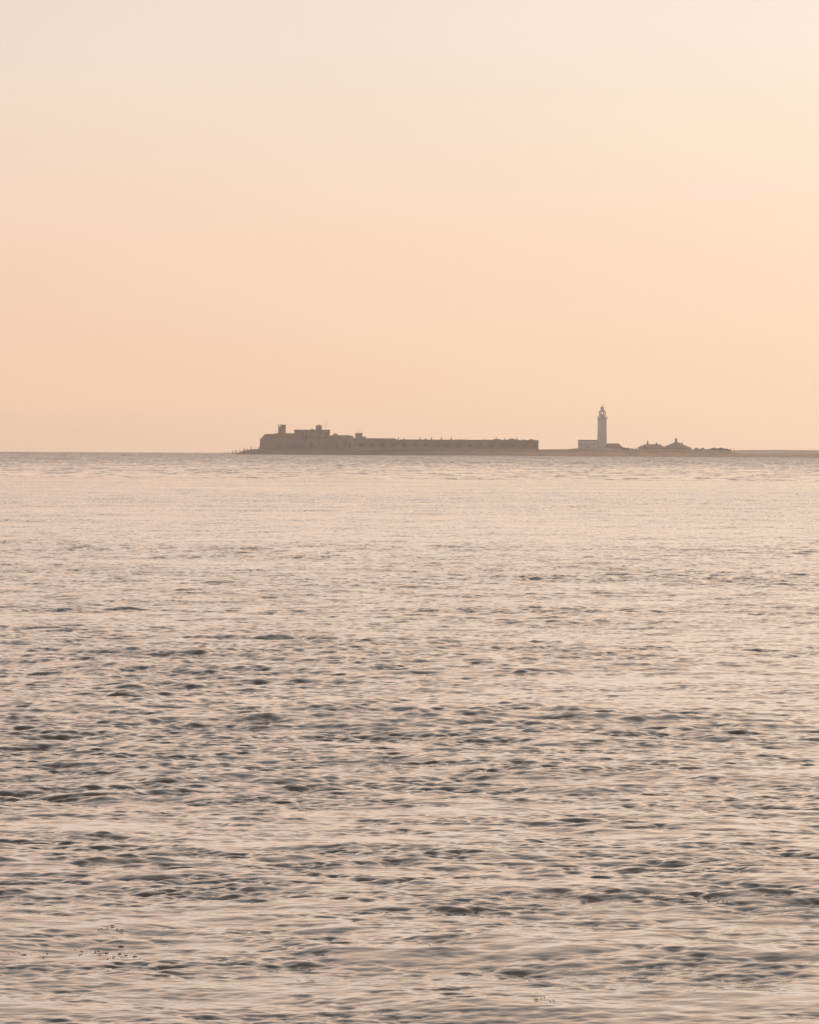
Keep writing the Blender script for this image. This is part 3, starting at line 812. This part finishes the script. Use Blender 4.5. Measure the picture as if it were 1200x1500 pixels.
# ------------------------------------------------------------------ BIRD
def bird():
    D = 2800.0
    p = P(339.4, 568.4, D)
    r = thing('seabird', 'tiny dark seabird flying high above the water left of the castle', 'bird', p, math.radians(60))
    bm = NB()
    prof = [(-.32, .01, 0), (-.24, .045, 0), (-.08, .085, 0), (.08, .09, .005), (.2, .06, .02), (.27, .05, .035), (.33, .035, .03), (.40, .008, .022)]
    loft(bm, [[(x, rr*math.cos(2*PI*k/10), z + rr*math.sin(2*PI*k/10)) for k in range(10)] for x, rr, z in prof])
    loft(bm, [[(-.28, -.02, .012), (-.28, .02, .012), (-.28, .02, -.005), (-.28, -.02, -.005)], [(-.45, -.11, .006), (-.45, .11, .006), (-.45, .11, -.002), (-.45, -.11, -.002)]])
    for s in (-1, 1):
        secs = [(.06*s, .12, -.10, .05, .03), (.32*s, .15, -.07, .17, .022), (.50*s, .12, -.06, .16, .016), (.70*s, -.04, -.10, .08, .006)]
        loft(bm, [[(xa, y, z + t/2), (xb, y, z + t/4), (xb, y, z - t/4), (xa, y, z - t/2)] for y, xa, xb, z, t in secs])
    mesh_obj('body', bm, M_BIRD, r, False)
bird()

# ------------------------------------------------------------------ HAZE
def haze():
    x1 = 10500.0
    bm = NB()
    box(bm, -x1, x1, -60, 10900, -16.0, 40.0)
    m = bpy.data.materials.new('sea_haze'); m.use_nodes = True
    t = m.node_tree; t.nodes.clear()
    o = t.nodes.new('ShaderNodeOutputMaterial'); v = t.nodes.new('ShaderNodeVolumePrincipled')
    v.inputs['Color'].default_value = (*HAZE_COL, 1); v.inputs['Density'].default_value = HAZE_D
    v.inputs['Anisotropy'].default_value = .55
    t.links.new(v.outputs[0], o.inputs['Volume'])
    ob = mesh_obj('haze', bm, m); ob['kind'] = 'stuff'
HAZE_D = 7.6e-5; HAZE_COL = (1.0, .92, .87)
haze()

# ------------------------------------------------------------------ SKY, SUN
def lin(c): return tuple(((v/255)/12.92 if v <= 10 else ((v/255 + .055)/1.055)**2.4) for v in c)
SUN_EL, SUN_AZ = 6.0, 25.0            # azimuth clockwise from the view direction
def world():
    w = bpy.data.worlds.new('World'); S.world = w; w.use_nodes = True
    t = w.node_tree; bg = t.nodes['Background']
    tc = t.nodes.new('ShaderNodeTexCoord')
    sx = t.nodes.new('ShaderNodeSeparateXYZ'); t.links.new(tc.outputs['Generated'], sx.inputs[0])
    asn = t.nodes.new('ShaderNodeMath'); asn.operation = 'ARCSINE'; t.links.new(sx.outputs['Z'], asn.inputs[0])
    el = t.nodes.new('ShaderNodeMath'); el.operation = 'DIVIDE'; t.links.new(asn.outputs[0], el.inputs[0]); el.inputs[1].default_value = PI/2
    # spread the low sky over the ramp: sqrt of elevation
    pw = t.nodes.new('ShaderNodeMath'); pw.operation = 'POWER'; pw.use_clamp = True; t.links.new(el.outputs[0], pw.inputs[0]); pw.inputs[1].default_value = .5
    def ramp(stops):
        r = t.nodes.new('ShaderNodeValToRGB'); cr = r.color_ramp; cr.interpolation = 'CARDINAL'
        pos = [math.sqrt(max(0, e)/90) for e, _ in stops]
        cr.elements[0].position = pos[0]; cr.elements[0].color = (*lin(stops[0][1]), 1)
        cr.elements[1].position = pos[-1]; cr.elements[1].color = (*lin(stops[-1][1]), 1)
        for p, (e, c) in list(zip(pos, stops))[1:-1]:
            k = cr.elements.new(p); k.color = (*lin(c), 1)
        t.links.new(pw.outputs[0], r.inputs[0]); return r
    rl = ramp(SKY_L); rr = ramp(SKY_R)
    at = t.nodes.new('ShaderNodeMath'); at.operation = 'ARCTAN2'; t.links.new(sx.outputs['X'], at.inputs[0]); t.links.new(sx.outputs['Y'], at.inputs[1])
    mr = t.nodes.new('ShaderNodeMapRange'); mr.interpolation_type = 'SMOOTHSTEP'
    t.links.new(at.outputs[0], mr.inputs[0]); mr.inputs[1].default_value = math.radians(-10); mr.inputs[2].default_value = math.radians(10)
    # faint uneven veil
    mpn = t.nodes.new('ShaderNodeMapping'); mpn.inputs['Scale'].default_value = (1, 1, 2.5); t.links.new(tc.outputs['Generated'], mpn.inputs[0])
    nz = t.nodes.new('ShaderNodeTexNoise'); nz.inputs['Scale'].default_value = 11; nz.inputs['Detail'].default_value = 4; t.links.new(mpn.outputs[0], nz.inputs['Vector'])
    ma = t.nodes.new('ShaderNodeMath'); ma.operation = 'MULTIPLY_ADD'; ma.use_clamp = True
    t.links.new(nz.outputs['Fac'], ma.inputs[0]); ma.inputs[1].default_value = .34
    mb0 = t.nodes.new('ShaderNodeMath'); mb0.operation = 'SUBTRACT'; t.links.new(mr.outputs[0], mb0.inputs[0]); mb0.inputs[1].default_value = .17
    t.links.new(mb0.outputs[0], ma.inputs[2])
    mx = t.nodes.new('ShaderNodeMix'); mx.data_type = 'RGBA'
    t.links.new(ma.outputs[0], mx.inputs[0]); t.links.new(rl.outputs[0], mx.inputs[6]); t.links.new(rr.outputs[0], mx.inputs[7])
    # away from the sun the sky goes dusky and cooler
    rb = ramp(SKY_B)
    mb = t.nodes.new('ShaderNodeMapRange'); mb.interpolation_type = 'SMOOTHSTEP'
    t.links.new(sx.outputs['Y'], mb.inputs[0]); mb.inputs[1].default_value = .75; mb.inputs[2].default_value = -.7
    m2 = t.nodes.new('ShaderNodeMix'); m2.data_type = 'RGBA'
    t.links.new(mb.outputs[0], m2.inputs[0]); t.links.new(mx.outputs[2], m2.inputs[6]); t.links.new(rb.outputs[0], m2.inputs[7])
    # physical sky underneath
    sk = t.nodes.new('ShaderNodeTexSky'); sk.sky_type = 'NISHITA'; sk.sun_disc = False
    sk.sun_elevation = math.radians(SUN_EL); sk.sun_rotation = math.radians(SUN_AZ)
    sk.dust_density = 3.0; sk.air_density = 1.0
    s2 = t.nodes.new('ShaderNodeVectorMath'); s2.operation = 'SCALE'; t.links.new(sk.outputs[0], s2.inputs[0]); s2.inputs['Scale'].default_value = .10
    m3 = t.nodes.new('ShaderNodeMix'); m3.data_type = 'RGBA'; m3.inputs[0].default_value = .05
    t.links.new(m2.outputs[2], m3.inputs[6]); t.links.new(s2.outputs[0], m3.inputs[7])
    t.links.new(m3.outputs[2], bg.inputs['Color']); bg.inputs['Strength'].default_value = 1.0
SKY_L = [(0, (248, 206, 176)), (.3, (250, 208, 179)), (1.1, (247, 207, 182)), (2.4, (244, 213, 193)), (3.5, (240, 216, 198)), (4.45, (237, 215, 200)), (10, (242, 209, 188)), (20, (226, 203, 188)), (35, (203, 195, 189)), (60, (186, 182, 180)), (90, (176, 174, 174))]
SKY_R = [(0, (255, 218, 186)), (.3, (255, 222, 189)), (1.1, (255, 226, 197)), (2.4, (255, 231, 208)), (3.5, (255, 236, 218)), (4.45, (255, 237, 223)), (10, (254, 223, 198)), (20, (237, 211, 192)), (35, (214, 203, 193)), (60, (189, 184, 181)), (90, (176, 174, 174))]
SKY_B = [(0, (205, 185, 172)), (4, (210, 188, 176)), (12, (206, 190, 184)), (30, (196, 186, 180)), (60, (184, 180, 178)), (90, (176, 174, 174))]
world()

sd = bpy.data.lights.new('sun', 'SUN'); sd.energy = 1.4; sd.angle = math.radians(10); sd.color = (1, .80, .63)
so = bpy.data.objects.new('sun', sd); COL.objects.link(so)
az, elv = math.radians(SUN_AZ), math.radians(SUN_EL)
dv = Vector((math.sin(az)*math.cos(elv), math.cos(az)*math.cos(elv), math.sin(elv)))
so.rotation_euler = (-dv).to_track_quat('-Z', 'Y').to_euler(); so.location = dv * 200

# ------------------------------------------------------------------ CAMERA / RENDER
cd = bpy.data.cameras.new('camera'); cd.sensor_fit = 'HORIZONTAL'; cd.sensor_width = 36; cd.lens = 36 * FPX / 1200
cd.clip_start = .1; cd.clip_end = 40000
co = bpy.data.objects.new('camera', cd); COL.objects.link(co)
M = Matrix((Rc, Uc, -Fv)).transposed().to_4x4(); M.translation = Vector((0, 0, H)); co.matrix_world = M
S.camera = co
S.view_settings.view_transform = 'Standard'; S.view_settings.look = 'None'
S.view_settings.exposure = 0; S.view_settings.gamma = 1
S.cycles.use_adaptive_sampling = False; S.cycles.volume_bounces = 0; S.cycles.max_bounces = 6; S.cycles.diffuse_bounces = 2; S.cycles.glossy_bounces = 3
S.cycles.transparent_max_bounces = 8
